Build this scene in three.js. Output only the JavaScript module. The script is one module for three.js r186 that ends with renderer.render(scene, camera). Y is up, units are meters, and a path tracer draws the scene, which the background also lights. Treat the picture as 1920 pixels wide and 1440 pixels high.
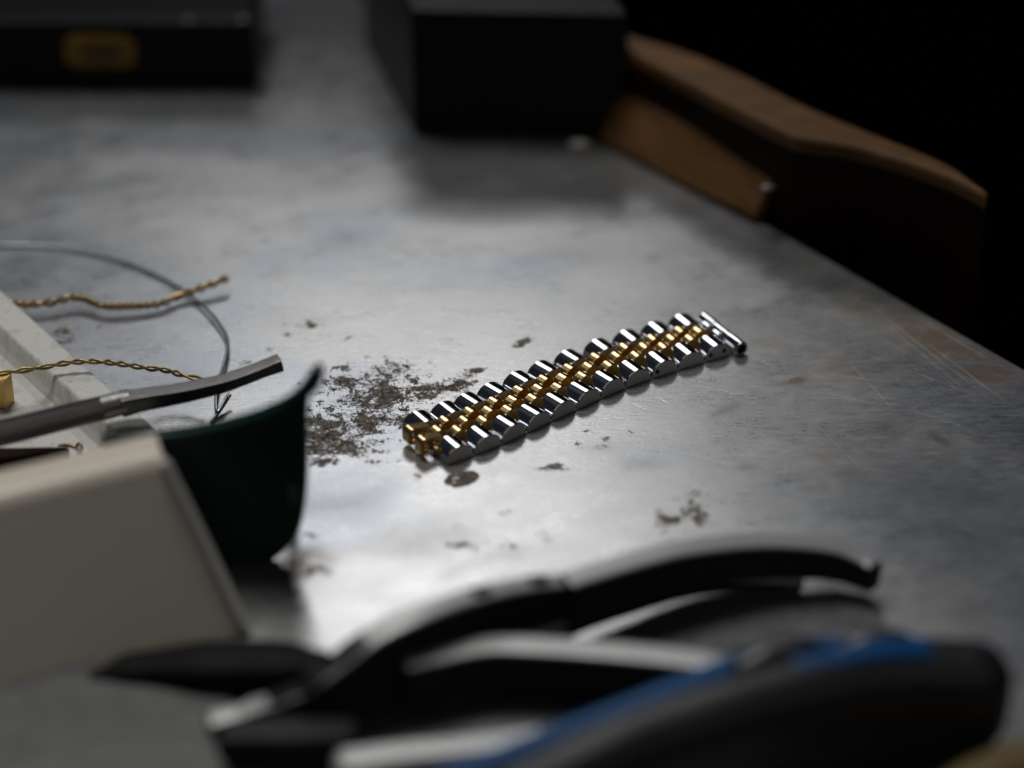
import * as THREE from 'three';
import { RoundedBoxGeometry } from 'three/addons/geometries/RoundedBoxGeometry.js';
import { mergeGeometries } from 'three/addons/utils/BufferGeometryUtils.js';
import { RectAreaLightUniformsLib } from 'three/addons/lights/RectAreaLightUniformsLib.js';

// ---------------------------------------------------------------- camera, light, exposure
const MM = 0.001, TILT = THREE.MathUtils.degToRad(31), F = 4500, DIST = 413;
const sT = Math.sin(TILT), cT = Math.cos(TILT), CH = DIST * sT, CD = DIST * cT;
const scene = new THREE.Scene();
const camera = new THREE.PerspectiveCamera(2 * THREE.MathUtils.radToDeg(Math.atan(720 / F)), 4 / 3, 0.02, 20);
camera.position.set(0, CH * MM, CD * MM);
camera.lookAt(0, 0, 0);
camera.focus = 0.4065;
camera.userData.fStop = 5.8;
camera.updateMatrixWorld();
scene.background = new THREE.Color().setRGB(0.014, 0.016, 0.022);

const renderer = new THREE.WebGLRenderer({ antialias: true });
renderer.toneMapping = THREE.LinearToneMapping;
renderer.toneMappingExposure = 1;
renderer.shadowMap.enabled = true;
renderer.setSize(1024, 768);

RectAreaLightUniformsLib.init();
function rectLight(az, el, dist, w, h, intensity, rgb) {
  const l = new THREE.RectAreaLight(new THREE.Color().setRGB(...rgb), intensity, w, h);
  const a = THREE.MathUtils.degToRad(az), e = THREE.MathUtils.degToRad(el);
  l.position.set(Math.sin(a) * Math.cos(e) * dist, Math.sin(e) * dist, -Math.cos(a) * Math.cos(e) * dist);
  l.lookAt(0, 0, 0);
  scene.add(l);
  return l;
}
rectLight(-4, 37.5, 1.5, 0.36, 0.27, 5.4, [0.985, 0.99, 1.0]);      // the low window behind the bench
rectLight(-36, 68, 1.2, 0.42, 0.42, 12.5, [1.0, 0.99, 0.975]);    // the high window to the left
rectLight(150, 38, 2.2, 2.0, 1.4, 0.24, [1.0, 0.93, 0.84]);      // added fill lamp in place of room bounce, brightens the front faces

// ---------------------------------------------------------------- helpers
function rng(seed) { let a = seed >>> 0; return () => { a = (a + 0x6D2B79F5) | 0; let t = Math.imul(a ^ (a >>> 15), 1 | a); t = (t + Math.imul(t ^ (t >>> 7), 61 | t)) ^ t; return ((t ^ (t >>> 14)) >>> 0) / 4294967296; }; }
const V = (x, y, z) => new THREE.Vector3(x, y, z);
// where a sight line of the photograph (its pixels) meets the level H mm over the bench
function at(px, py, H = 0) {
  const u = (px - 960) / F, v = (py - 720) / F, t = (CH - H) / (sT + v * cT);
  return V(u * t, H, CD + t * (-cT + v * sT));
}
// ... or meets the upright plane z = z0
function onZ(px, py, z0) {
  const u = (px - 960) / F, v = (py - 720) / F, t = (z0 - CD) / (-cT + v * sT);
  return V(u * t, CH - t * (sT + v * cT), z0);
}
const used = {};
function numbered(name) { const n = used[name] || 0; used[name] = n + 1; return n ? `${name}_${String(n).padStart(3, '0')}` : name; }
function thing(name, label, category, [x, y, z] = [0, 0, 0], group) {      // place in mm
  const o = new THREE.Group(); o.name = numbered(name); o.position.set(x * MM, y * MM, z * MM);
  o.userData = { label, category }; if (group) o.userData.group = group;
  scene.add(o); return o;
}
function mesh(name, geo, mat) { const m = new THREE.Mesh(geo, mat); m.name = name; m.castShadow = m.receiveShadow = true; return m; }
// a part whose geometry is given in mm in the world
function part(name, geo, mat, parent, label) {
  geo.scale(MM, MM, MM); const p = parent.getWorldPosition(V(0, 0, 0)); geo.translate(-p.x, -p.y, -p.z);
  const m = mesh(name, geo, mat); if (label) m.userData.label = label; parent.add(m); return m;
}
function single(name, geo, mat, label, category, group) {                  // a thing of one piece
  geo.scale(MM, MM, MM); geo.computeBoundingBox(); const b = geo.boundingBox, c = b.getCenter(V(0, 0, 0));
  geo.translate(-c.x, -b.min.y, -c.z); const m = mesh(numbered(name), geo, mat); m.position.set(c.x, b.min.y, c.z);
  m.userData = { label, category }; if (group) m.userData.group = group; scene.add(m); return m;
}
// a bar along a smooth line: keys [Vector3 centre, width, height], super-ellipse section of power n
function bar(keys, { n = 4, seg = 60, m = 28, cap = 0.5, tension = 0.5, straight = false, roll = 0 } = {}) {
  const pts = keys.map(k => k[0]);
  const curve = straight ? null : new THREE.CatmullRomCurve3(pts, false, 'catmullrom', tension);
  const P = [], W = [], H = [];
  for (let i = 0; i <= seg; i++) {
    const f = i / seg * (keys.length - 1), k = Math.min(Math.floor(f), keys.length - 2), r = f - k, s = straight ? r : r * r * (3 - 2 * r);
    P.push(straight ? pts[k].clone().lerp(pts[k + 1], r) : curve.getPoint(i / seg));
    W.push(keys[k][1] + (keys[k + 1][1] - keys[k][1]) * s); H.push(keys[k][2] + (keys[k + 1][2] - keys[k][2]) * s);
  }
  const rings = [];
  const T = P.map((p, i) => P[Math.min(i + 1, seg)].clone().sub(P[Math.max(i - 1, 0)]).normalize());
  const push = (p, t, w, h) => {
    const side = V(0, 1, 0).cross(t).normalize(), up = t.clone().cross(side).normalize(), ring = [];
    if (roll) { side.applyAxisAngle(t, roll); up.applyAxisAngle(t, roll); }
    for (let j = 0; j < m; j++) {
      const a = j / m * Math.PI * 2, c = Math.cos(a), s = Math.sin(a);
      ring.push(p.clone().addScaledVector(side, Math.sign(c) * Math.pow(Math.abs(c), 2 / n) * w / 2).addScaledVector(up, Math.sign(s) * Math.pow(Math.abs(s), 2 / n) * h / 2));
    }
    rings.push(ring);
  };
  const capN = cap > 0 ? 6 : 0, r0 = cap * Math.min(W[0], H[0]), r1 = cap * Math.min(W[seg], H[seg]);
  for (let k = 0; k < capN; k++) { const a = (1 - k / capN) * Math.PI / 2, q = r0 * (1 - Math.cos(a)); push(P[0].clone().addScaledVector(T[0], -r0 * Math.sin(a)), T[0], Math.max(W[0] - 2 * q, .02), Math.max(H[0] - 2 * q, .02)); }
  for (let i = 0; i <= seg; i++) push(P[i], T[i], W[i], H[i]);
  for (let k = 1; k <= capN; k++) { const a = k / capN * Math.PI / 2, q = r1 * (1 - Math.cos(a)); push(P[seg].clone().addScaledVector(T[seg], r1 * Math.sin(a)), T[seg], Math.max(W[seg] - 2 * q, .02), Math.max(H[seg] - 2 * q, .02)); }
  const pos = [], uv = [], idx = []; let len = 0;
  rings.forEach((ring, i) => {
    if (i) len += ring[0].distanceTo(rings[i - 1][0]);
    let per = 0;
    for (let j = 0; j <= m; j++) { const p = ring[j % m]; if (j) per += p.distanceTo(ring[j - 1]); pos.push(p.x, p.y, p.z); uv.push(len, per); }
  });
  const q = m + 1;
  for (let i = 0; i < rings.length - 1; i++) for (let j = 0; j < m; j++) { const a = i * q + j; idx.push(a, a + q, a + 1, a + 1, a + q, a + q + 1); }
  for (const [i, flip] of [[0, 1], [rings.length - 1, 0]]) {
    const c = rings[i].reduce((s, p) => s.add(p), V(0, 0, 0)).divideScalar(m), b = pos.length / 3; pos.push(c.x, c.y, c.z); uv.push(0, 0);
    for (let j = 0; j < m; j++) flip ? idx.push(b, i * q + j, i * q + j + 1) : idx.push(b, i * q + j + 1, i * q + j);
  }
  const g = new THREE.BufferGeometry();
  g.setAttribute('position', new THREE.Float32BufferAttribute(pos, 3)); g.setAttribute('uv', new THREE.Float32BufferAttribute(uv, 2)); g.setIndex(idx);
  g.computeVertexNormals();
  const N = g.attributes.normal;                                           // close the seam of the normals
  for (let i = 0; i < rings.length; i++) { const a = i * q, b = a + m, v = V(N.getX(a) + N.getX(b), N.getY(a) + N.getY(b), N.getZ(a) + N.getZ(b)).normalize(); N.setXYZ(a, v.x, v.y, v.z); N.setXYZ(b, v.x, v.y, v.z); }
  return g;
}
// an upright prism over a plan outline [[x, z], ...] from y0 to y1, with chamfered rims
function prism(outline, y0, y1, bevel = 0.6) {
  const s = new THREE.Shape(outline.map(([x, z]) => new THREE.Vector2(x, -z)));
  const g = new THREE.ExtrudeGeometry(s, { depth: y1 - y0 - 2 * bevel, bevelEnabled: bevel > 0, bevelSize: bevel, bevelThickness: bevel, bevelOffset: -bevel, bevelSegments: 3, curveSegments: 24 });
  g.rotateX(-Math.PI / 2); g.translate(0, y0 + bevel, 0); return g;
}
function tube(points, r, seg = 120, rad = 10) { return new THREE.TubeGeometry(new THREE.CatmullRomCurve3(points, false, 'centripetal'), seg, r, rad, false); }

// ---------------------------------------------------------------- noise and textures
function h2(x, y, s) { let n = Math.imul(x, 374761393) ^ Math.imul(y, 668265263) ^ Math.imul(s, 1274126177); n = Math.imul(n ^ (n >>> 13), 1274126177); return ((n ^ (n >>> 16)) >>> 0) / 4294967296; }
function vn(x, y, s) { const i = Math.floor(x), j = Math.floor(y), u = x - i, v = y - j, a = u * u * (3 - 2 * u), b = v * v * (3 - 2 * v); const p = h2(i, j, s), q = h2(i + 1, j, s), r = h2(i, j + 1, s), t = h2(i + 1, j + 1, s); return p + (q - p) * a + (r - p) * b + (p - q - r + t) * a * b; }
function fbm(x, y, s, o = 4) { let a = 0, w = 0.5, t = 0; for (let k = 0; k < o; k++) { a += w * vn(x, y, s + k); t += w; w *= 0.5; x = x * 2.03 + 7.1; y = y * 2.03 + 3.7; } return a / t; }
const sst = (a, b, x) => { const t = Math.min(1, Math.max(0, (x - a) / (b - a))); return t * t * (3 - 2 * t); };
function tex(n, fill, srgb = false, m = n) {
  const d = new Uint8Array(n * m * 4), o = [0, 0, 0];
  for (let j = 0; j < m; j++) for (let i = 0; i < n; i++) { fill(i, j, o); const k = (j * n + i) * 4; for (let c = 0; c < 3; c++) { let v = Math.min(1, Math.max(0, o[c])); if (srgb) v = v <= 0.0031308 ? v * 12.92 : 1.055 * Math.pow(v, 1 / 2.4) - 0.055; d[k + c] = Math.round(v * 255); } d[k + 3] = 255; }
  const t = new THREE.DataTexture(d, n, m, THREE.RGBAFormat); t.magFilter = THREE.LinearFilter; t.minFilter = THREE.LinearMipmapLinearFilter; t.generateMipmaps = true;
  t.wrapS = t.wrapT = THREE.MirroredRepeatWrapping; if (srgb) t.colorSpace = THREE.SRGBColorSpace; t.needsUpdate = true; return t;
}
const rep = (t, sx, sy = sx) => { const c = t.clone(); c.repeat.set(sx, sy); c.needsUpdate = true; return c; };

// --- the worn sheet metal: stains, broad tones and a painted reflection laid out on the bench, x -140..140, z -180..100 mm
const TN = 2048, TS = 280, TX = -140, TZ = -180;
const N2 = TN * TN, dirt = new Float32Array(N2), rust = new Float32Array(N2), dark = new Float32Array(N2), pale = new Float32Array(N2), scr = new Float32Array(N2), mark = new Float32Array(N2);
function splat(buf, px, py, rx, ry, amount, turn = 0, hard = 2) {
  const c = at(px, py), k = F / (DIST * 1.0) * 1.0, sx = rx / k, sz = ry / k / sT, R = Math.max(sx, sz) * 2.4, ca = Math.cos(turn), sa = Math.sin(turn);
  const i0 = Math.max(0, Math.floor((c.x - R - TX) / TS * TN)), i1 = Math.min(TN - 1, Math.ceil((c.x + R - TX) / TS * TN)), j0 = Math.max(0, Math.floor((c.z - R - TZ) / TS * TN)), j1 = Math.min(TN - 1, Math.ceil((c.z + R - TZ) / TS * TN));
  for (let j = j0; j <= j1; j++) for (let i = i0; i <= i1; i++) { const dx = TX + (i + .5) / TN * TS - c.x, dz = TZ + (j + .5) / TN * TS - c.z, a = (dx * ca + dz * sa) / sx, b = (-dx * sa + dz * ca) / sz; buf[j * TN + i] += amount * Math.exp(-Math.pow(a * a + b * b, hard / 2)); }
}
for (const a of [[735, 690, 42, 15, .8, -.3], [700, 742, 48, 16, .95, .15], [800, 733, 52, 14, 1, -.2], [745, 715, 60, 26, .5], [862, 717, 34, 9, .9, -.5], [866, 727, 26, 7, .8, -.4], [895, 694, 18, 5, .95, -.3], [645, 725, 30, 5, .75, -.6], [650, 710, 26, 8, .6], [690, 775, 46, 22, .62], [640, 815, 62, 24, .72], [625, 846, 52, 13, .85], [600, 800, 28, 40, .6], [700, 800, 60, 26, .52], [780, 790, 40, 20, .36], [655, 735, 80, 50, .28], [760, 770, 60, 30, .36],
  [578, 608, 20, 9, .72], [600, 628, 12, 6, .6], [530, 606, 10, 5, .5], [560, 628, 22, 4, .45], [655, 632, 12, 4, .6], [640, 622, 14, 3, .45], [985, 640, 14, 8, .9, -.7], [975, 650, 10, 3, .7], [645, 692, 12, 5, .85], [812, 657, 14, 4, .45], [118, 622, 16, 14, 1.2], [112, 642, 22, 6, .8], [188, 614, 7, 5, .8], [495, 655, 14, 4, .5], [470, 678, 30, 8, .4], [520, 700, 16, 6, .5],
  [1036, 877, 15, 6, .95, -.2], [1020, 880, 9, 3, .7], [1050, 872, 9, 4, .6], [1286, 950, 14, 13, .85], [1316, 967, 11, 10, 1], [1272, 975, 22, 7, .7], [1240, 968, 9, 7, .7], [1298, 930, 11, 9, .6], [1245, 996, 14, 6, .6], [780, 889, 6, 4, .85], [1020, 1001, 9, 6, .8], [856, 988, 8, 5, .6], [770, 965, 6, 5, .5], [960, 1022, 8, 5, .6], [880, 1022, 22, 7, .5], [945, 960, 8, 4, .4], [610, 1072, 16, 8, .8], [560, 1060, 30, 10, .6], [590, 1010, 14, 8, .4],
  [616, 866, 18, 4, .75], [710, 866, 18, 3.5, .7, -.2], [1138, 822, 6, 4, .7], [1180, 810, 9, 4, .5], [1095, 808, 14, 3, .6], [1083, 834, 5, 4, .7], [1240, 808, 5, 4, .4], [1115, 838, 18, 3, .35]]) { if (a[2] < 25) a[4] *= 1.15; if (a[1] > 860 && a[2] < 25) { a[2] *= 1.3; a[3] *= 1.2; } splat(dirt, ...a); }
for (const a of [[1440, 702, 22, 8, .7], [1492, 712, 20, 7, .9], [1470, 720, 30, 7, .5], [1400, 876, 20, 9, .55], [1600, 570, 80, 24, .65], [1700, 600, 120, 30, .5, .6], [1850, 705, 40, 12, .9], [1760, 640, 120, 30, .6, .7], [1860, 690, 110, 30, .6, .6], [1590, 700, 100, 30, .35], [1540, 850, 60, 20, .4], [1640, 500, 90, 20, .3], [1500, 640, 140, 40, .25], [575, 1045, 40, 18, .6], [540, 1080, 30, 14, .6], [1155, 840, 40, 10, .25], [560, 600, 60, 20, .2], [1720, 690, 130, 50, .3]]) splat(rust, ...a);
for (const a of [[1762, 824, 12, 12, 1.1, -.6], [1660, 800, 30, 9, .8, -.3], [1710, 780, 16, 6, .7], [1370, 765, 26, 7, .6, -.9], [1345, 775, 22, 5, .5, -.9], [130, 285, 14, 26, .9], [80, 360, 26, 22, .7], [55, 400, 40, 16, .5], [300, 440, 60, 16, .25], [860, 400, 120, 36, .5], [770, 380, 60, 30, .5], [620, 340, 60, 24, .45], [950, 400, 110, 30, .4], [1060, 480, 90, 30, .3], [640, 450, 70, 30, .25], [1700, 880, 120, 50, .4], [1600, 900, 160, 50, .3], [1800, 950, 140, 50, .4], [1850, 1050, 140, 60, .4], [620, 940, 80, 22, .3], [760, 1010, 110, 34, .3], [1200, 870, 50, 14, .2], [250, 600, 70, 30, .25], [330, 720, 70, 30, .3], [1500, 760, 90, 26, .2]]) splat(dark, ...a);  // smudges; the broad ones before the black box paint its reflection
for (const a of [[905, 1052, 50, 8, .8, -.5], [965, 1040, 20, 9, .8], [840, 1080, 20, 9, .6], [930, 1035, 26, 6, .7, -.5], [1120, 930, 200, 50, .35, -.2], [1240, 900, 120, 40, .3], [250, 290, 160, 40, .3], [120, 420, 120, 40, .25], [640, 560, 160, 50, .3], [560, 700, 120, 50, .3], [700, 900, 120, 40, .25], [1290, 300, 60, 30, .3], [1560, 905, 10, 7, .5], [1500, 850, 40, 14, .3], [320, 300, 120, 40, .3], [1120, 500, 100, 30, .2]]) splat(pale, ...a);
{ // the round oil mark: a dark ring with a lighter middle
  const c = at(865, 898);
  for (let j = 0; j < TN; j++) { const z = TZ + (j + .5) / TN * TS - c.z; if (Math.abs(z) > 6) continue; for (let i = 0; i < TN; i++) { const x = TX + (i + .5) / TN * TS - c.x; if (Math.abs(x) > 6) continue;
    const q = Math.hypot(x / 2.85, (z + x * .28) / 2.45) + .12 * (fbm(x * 1.3, z * 1.3, 77, 3) - .5), core = sst(.12, .4, Math.hypot((x + .5) / 2.6, (z + .1) / 2.0) + 1.1 * (fbm(x * .9 + 5, z * .9, 71, 3) - .5));
    mark[j * TN + i] = (1 - sst(.93, 1.02, q)) * (.7 + .75 * core); } }
}
function scratch(x0, y0, x1, y1, w, a) {
  const p = at(x0, y0), q = at(x1, y1), n = Math.ceil(p.distanceTo(q) / .06); w = w / 2;
  for (let k = 0; k <= n; k++) { const f = k / n, x = p.x + (q.x - p.x) * f, z = p.z + (q.z - p.z) * f + .5 * Math.sin(f * 3) * .4, I = (x - TX) / TS * TN, J = (z - TZ) / TS * TN, fade = a * Math.sin(Math.PI * Math.min(1, Math.max(.06, f))) * (.35 + .65 * vn(f * n * .03, x0, 9));
    for (let dj = -2; dj <= 2; dj++) for (let di = -2; di <= 2; di++) { const i = Math.round(I) + di, j = Math.round(J) + dj; if (i < 0 || j < 0 || i >= TN || j >= TN) continue; const d = Math.hypot(i - I, j - J); scr[j * TN + i] = Math.max(scr[j * TN + i], fade * Math.max(0, 1 - d / (w / TS * TN + .6))); } }
}
for (const a of [[1610, 555, 1870, 760, .2, .9], [1640, 590, 1850, 765, .18, .8], [1600, 655, 1842, 745, .2, 1], [1720, 630, 1930, 785, .2, .9], [1575, 660, 1690, 785, .18, .75], [1690, 640, 1910, 760, .14, .5], [1540, 735, 1660, 760, .2, .6], [1400, 660, 1470, 700, .18, .6], [1480, 610, 1545, 630, .2, .5], [1320, 725, 1400, 742, .16, .6], [1640, 630, 1780, 740, .14, .6], [1700, 690, 1900, 850, .15, .4], [1600, 620, 1800, 800, .12, .4], [1740, 760, 1900, 860, .2, .4], [1560, 590, 1760, 690, .18, .7], [1660, 560, 1900, 700, .2, .7], [1480, 690, 1700, 720, .16, .5], [1560, 720, 1900, 830, .2, .6], [1420, 640, 1560, 720, .14, .5], [1500, 770, 1640, 900, .14, .4], [1240, 840, 1420, 880, .14, .35], [1000, 560, 1180, 600, .14, .35], [830, 800, 745, 850, .12, .5], [1225, 740, 1260, 760, .2, .6], [1270, 700, 1300, 712, .2, .5], [1180, 752, 1210, 768, .2, .5], [1300, 850, 1480, 855, .3, .35]]) scratch(...a);
{ const r = rng(5); for (let k = 0; k < 520; k++) { const x = r() * 1900, y = 250 + r() * 900, L = 20 + r() * r() * 170, t = (r() < .6 ? .25 + (r() - .5) * .5 : r() * 3.14); scratch(x, y, x + L * Math.cos(t), y + L * Math.sin(t) * .52, .08 + r() * .08, .08 + r() * r() * .4); } }
const sheetColor = new Float32Array(N2 * 3), sheetRM = new Float32Array(N2 * 2), sheetBump = new Float32Array(N2);
for (let j = 0; j < TN; j++) for (let i = 0; i < TN; i++) {
  const k = j * TN + i, x = TX + (i + .5) / TN * TS, z = TZ + (j + .5) / TN * TS;
  const g0 = fbm(x * 3.2, z * 3.2, 11, 3), g1 = vn(x * 6.5, z * 6.5, 21), big = fbm(x * .035 + 3, z * .05, 31, 5), mid = fbm(x * .16 + z * .07, z * .2, 41, 4);
  const brush = .5 * vn(x * .5 + z * .12, z * 5.2, 51) + .3 * vn(x * .9, z * 7.1 - x * .9, 52) + .2 * vn(x * 3.3, z * 3.3 + x * .7, 53);
  const D0 = Math.max(Math.min(1.15, dirt[k]), mark[k]), dn = .5 * fbm(x * .55, z * .7, 12, 4) + .3 * fbm(x * 2.1, z * 2.1, 14, 3) + .2 * g1, D = D0 < .05 ? 0 : sst(0, .16, D0 * .62 + (dn - .5) * 2.7 - .40) * (.74 + .26 * vn(x * 1.7, z * 1.7, 24)), speck = D0 > .08 && .5 * g1 + .5 * vn(x * 4.1, z * 4.1, 23) > .99 - .3 * Math.min(1, D0) ? .75 : 0;
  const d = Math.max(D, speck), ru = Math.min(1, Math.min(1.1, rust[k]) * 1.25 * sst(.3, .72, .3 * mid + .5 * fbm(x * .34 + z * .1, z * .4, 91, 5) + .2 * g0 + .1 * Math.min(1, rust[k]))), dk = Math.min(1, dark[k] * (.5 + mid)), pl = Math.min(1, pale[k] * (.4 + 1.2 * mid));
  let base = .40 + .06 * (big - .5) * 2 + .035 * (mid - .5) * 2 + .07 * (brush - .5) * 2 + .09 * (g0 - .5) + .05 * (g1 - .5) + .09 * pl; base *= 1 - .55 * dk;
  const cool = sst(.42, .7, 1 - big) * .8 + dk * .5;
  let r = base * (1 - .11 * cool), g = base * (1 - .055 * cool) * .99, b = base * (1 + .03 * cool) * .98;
  r = r + (.15 - r) * ru * .85; g = g + (.11 - g) * ru * .87; b = b + (.078 - b) * ru * .88;
  const pit = vn(x * 2.9 + 40, z * 2.9, 81) > .975 ? .4 : 0; r *= 1 - pit; g *= 1 - pit; b *= 1 - pit; const s = scr[k]; r += s * .95 * (.97 - r); g += s * .95 * (.94 - g); b += s * .95 * (.9 - b);
  const gl = vn(x * 5.2, z * 5.2, 61), dr = .018 + .15 * gl * gl * vn(x * 1.6, z * 1.6, 62), gold = vn(x * 4.4, z * 4.4, 66) > .93 ? .22 : 0;
  r += (dr * 1.45 + gold - r) * d; g += (dr * .98 + gold * .75 - g) * d; b += (dr * .55 + gold * .35 - b) * d;
  sheetColor[k * 3] = r; sheetColor[k * 3 + 1] = g; sheetColor[k * 3 + 2] = b;
  sheetRM[k * 2] = Math.min(1, .30 + .04 * (mid - .5) * 2 + .055 * (brush - .5) * 2 + .08 * dk + .12 * ru + .05 * pl - .08 * s + d * .5);
  sheetRM[k * 2 + 1] = .88 * (1 - d) * (1 - .1 * ru) * (1 - .25 * pl);
  sheetBump[k] = .4 + .22 * (brush - .5) + .10 * (mid - .5) - .22 * s + d * (.1 + .45 * gl);
}
const tColor = tex(TN, (i, j, o) => { const k = (j * TN + i) * 3; o[0] = sheetColor[k]; o[1] = sheetColor[k + 1]; o[2] = sheetColor[k + 2]; }, true);
const tORM = tex(TN, (i, j, o) => { const k = (j * TN + i) * 2; o[0] = 1; o[1] = sheetRM[k]; o[2] = sheetRM[k + 1]; });
const tBump = tex(TN, (i, j, o) => { o[0] = o[1] = o[2] = sheetBump[j * TN + i]; });

const tScuff = tex(512, (i, j, o) => { const x = i / 512 * 24, y = j / 512 * 24, a = .5 * vn(x * .5, y * 9, 3) + .5 * fbm(x * 1.3, y * 1.3, 5, 4); o[0] = o[1] = o[2] = .82 + .3 * (a - .5) + (vn(x * 8, y * 1.1, 8) > .95 ? .15 : 0); });
const tWear = tex(512, (i, j, o) => { const x = i / 512 * 20, y = j / 512 * 20, a = fbm(x, y, 15, 5); o[0] = o[1] = o[2] = .75 + .5 * (a - .5); }, true);
const tPlastic = tex(1024, (i, j, o) => { const x = i / 1024 * 50, y = j / 1024 * 50, a = fbm(x * .25, y * .25, 25, 4), sp = vn(x * 3.1, y * 3.1, 26), sp2 = fbm(x * .5, y * .5, 29, 2), sc = vn(x * .7 + y * 6, y * .5, 27); let v = .92 + .12 * (a - .5); const f = sp > .93 - .06 * sp2 ? .4 : 0, m = sst(.56, .8, a) * .2, q = sc > .96 ? .05 : 0; o[0] = v * (1 - f - m - q); o[1] = v * (1 - f * 1.02 - m * 1.15 - q); o[2] = v * (1 - f * 1.05 - m * 1.4 - q); }, true);
const tKnurl = tex(512, (i, j, o) => { const u = i / 512 * 32, v = j / 512 * 32, a = Math.abs(((u + v) % 1 + 1) % 1 - .5) * 2, b = Math.abs(((u - v) % 1 + 1) % 1 - .5) * 2; o[0] = o[1] = o[2] = Math.min(a, b) * .9; });
const tWood = tex(512, (i, j, o) => { const x = i / 512 * 8, y = j / 512 * 60, g = fbm(x * .8, y * .5 + fbm(x * .4, y * .05, 7, 3) * 8, 45, 4), p = vn(x * 3, y * 2.2, 47), k = .45 + .9 * g - (p > .8 ? .18 : 0); o[0] = .36 * k; o[1] = .17 * k; o[2] = .055 * k; }, true);

// ---------------------------------------------------------------- materials
const Y = (o) => new THREE.MeshPhysicalMaterial(o);
const S = (o) => new THREE.MeshStandardMaterial(o);
const rgb = (r, g, b) => new THREE.Color().setRGB(r, g, b);
const M = {
  sheet: Y({ specularIntensity: .4, map: tColor, roughnessMap: tORM, metalnessMap: tORM, roughness: 1, metalness: 1, bumpMap: tBump, bumpScale: 0.00006 }),
  sheetEdge: S({ color: rgb(.16, .12, .09), roughness: .5, metalness: .7 }),
  benchWood: S({ color: rgb(.05, .032, .02), roughness: .7, bumpMap: rep(tWear, .01), bumpScale: .0002 }),
  floor: Y({ color: rgb(.002, .002, .002), roughness: .9, specularIntensity: .05 }),
  steel: S({ color: rgb(.60, .61, .64), metalness: 1, roughness: .11, roughnessMap: rep(tScuff, .13) }),
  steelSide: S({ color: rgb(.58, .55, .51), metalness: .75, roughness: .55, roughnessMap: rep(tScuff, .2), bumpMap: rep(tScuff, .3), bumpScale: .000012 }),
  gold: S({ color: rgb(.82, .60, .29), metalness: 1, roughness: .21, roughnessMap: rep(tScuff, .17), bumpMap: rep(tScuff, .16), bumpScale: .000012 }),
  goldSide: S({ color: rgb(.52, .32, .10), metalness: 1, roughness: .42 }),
  tubeDark: S({ color: rgb(.03, .03, .03), metalness: .6, roughness: .7 }),
  brass: S({ color: rgb(.46, .32, .13), metalness: 1, roughness: .24 }),
  brassDull: S({ color: rgb(.34, .24, .11), metalness: 1, roughness: .4 }),
  brassBlock: S({ color: rgb(.62, .43, .14), metalness: .85, roughness: .5, bumpMap: rep(tWear, .2), bumpScale: .0001 }),
  wire: S({ color: rgb(.34, .36, .37), metalness: 1, roughness: .3 }),
  tool: S({ color: rgb(.085, .08, .079), metalness: .9, roughness: .46, roughnessMap: rep(tWear, .06), bumpMap: rep(tWear, .25), bumpScale: .00008 }),
  knurl: S({ color: rgb(.2, .19, .187), metalness: .85, roughness: .36, bumpMap: rep(tKnurl, 1 / 19), bumpScale: .00045 }),
  bright: S({ color: rgb(.24, .23, .228), metalness: .95, roughness: .42, bumpMap: rep(tWear, .3), bumpScale: .00004 }),
  plastic: S({ map: rep(tPlastic, 1 / 50), color: rgb(.66, .65, .60), roughness: .42 }),
  cream: S({ color: rgb(.73, .655, .545), roughness: .2 }),
  green: Y({ color: rgb(.003, .020, .015), roughness: .3, specularIntensity: .6 }),
  blackTool: Y({ color: rgb(.014, .0135, .013), roughness: .5, specularIntensity: .3 }),
  litEdgePaleSteel: S({ color: rgb(.38, .38, .375), metalness: .55, roughness: .62, roughnessMap: rep(tWear, .1) }),  // pale steel; on the black pliers it paints the lit upper edges
  pad: S({ map: rep(tWear, .02), color: rgb(.12, .12, .115), roughness: .6 }),  // grey tone of bench lying in shade
  ledge: Y({ map: rep(tWood, 1 / 60, 1 / 60), color: rgb(.36, .38, .42), roughness: .55, specularIntensity: .3 }),
  toolTop: S({ color: rgb(.06, .06, .06), metalness: .8, roughness: .42 }),
  blackMatte: Y({ color: rgb(.006, .006, .006), roughness: .6, specularIntensity: .2 }),
  blackCase: Y({ color: rgb(.005, .005, .0055), roughness: .34, specularIntensity: .34 }),
  rubber: Y({ color: rgb(.009, .010, .012), roughness: .36, specularIntensity: .9 }),
  blue: Y({ color: rgb(.002, .06, .18), roughness: .35, specularIntensity: .4 }),
  labelGold: S({ color: rgb(.26, .14, .025), metalness: .6, roughness: .4 }),
  labelDark: S({ color: rgb(.06, .03, .01), roughness: .6 }),
  rivet: S({ color: rgb(.12, .11, .10), metalness: .8, roughness: .5 }),
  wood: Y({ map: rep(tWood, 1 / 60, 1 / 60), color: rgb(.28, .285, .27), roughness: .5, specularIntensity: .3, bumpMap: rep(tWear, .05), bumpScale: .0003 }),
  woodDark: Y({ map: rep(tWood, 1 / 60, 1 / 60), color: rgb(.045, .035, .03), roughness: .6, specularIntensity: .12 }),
  ochre: S({ color: rgb(.11, .07, .014), roughness: .5 }),
  grit: S({ color: rgb(.11, .085, .06), roughness: .7 }),
  crumb: S({ color: rgb(.5, .46, .40), roughness: .5 }),
};

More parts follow.
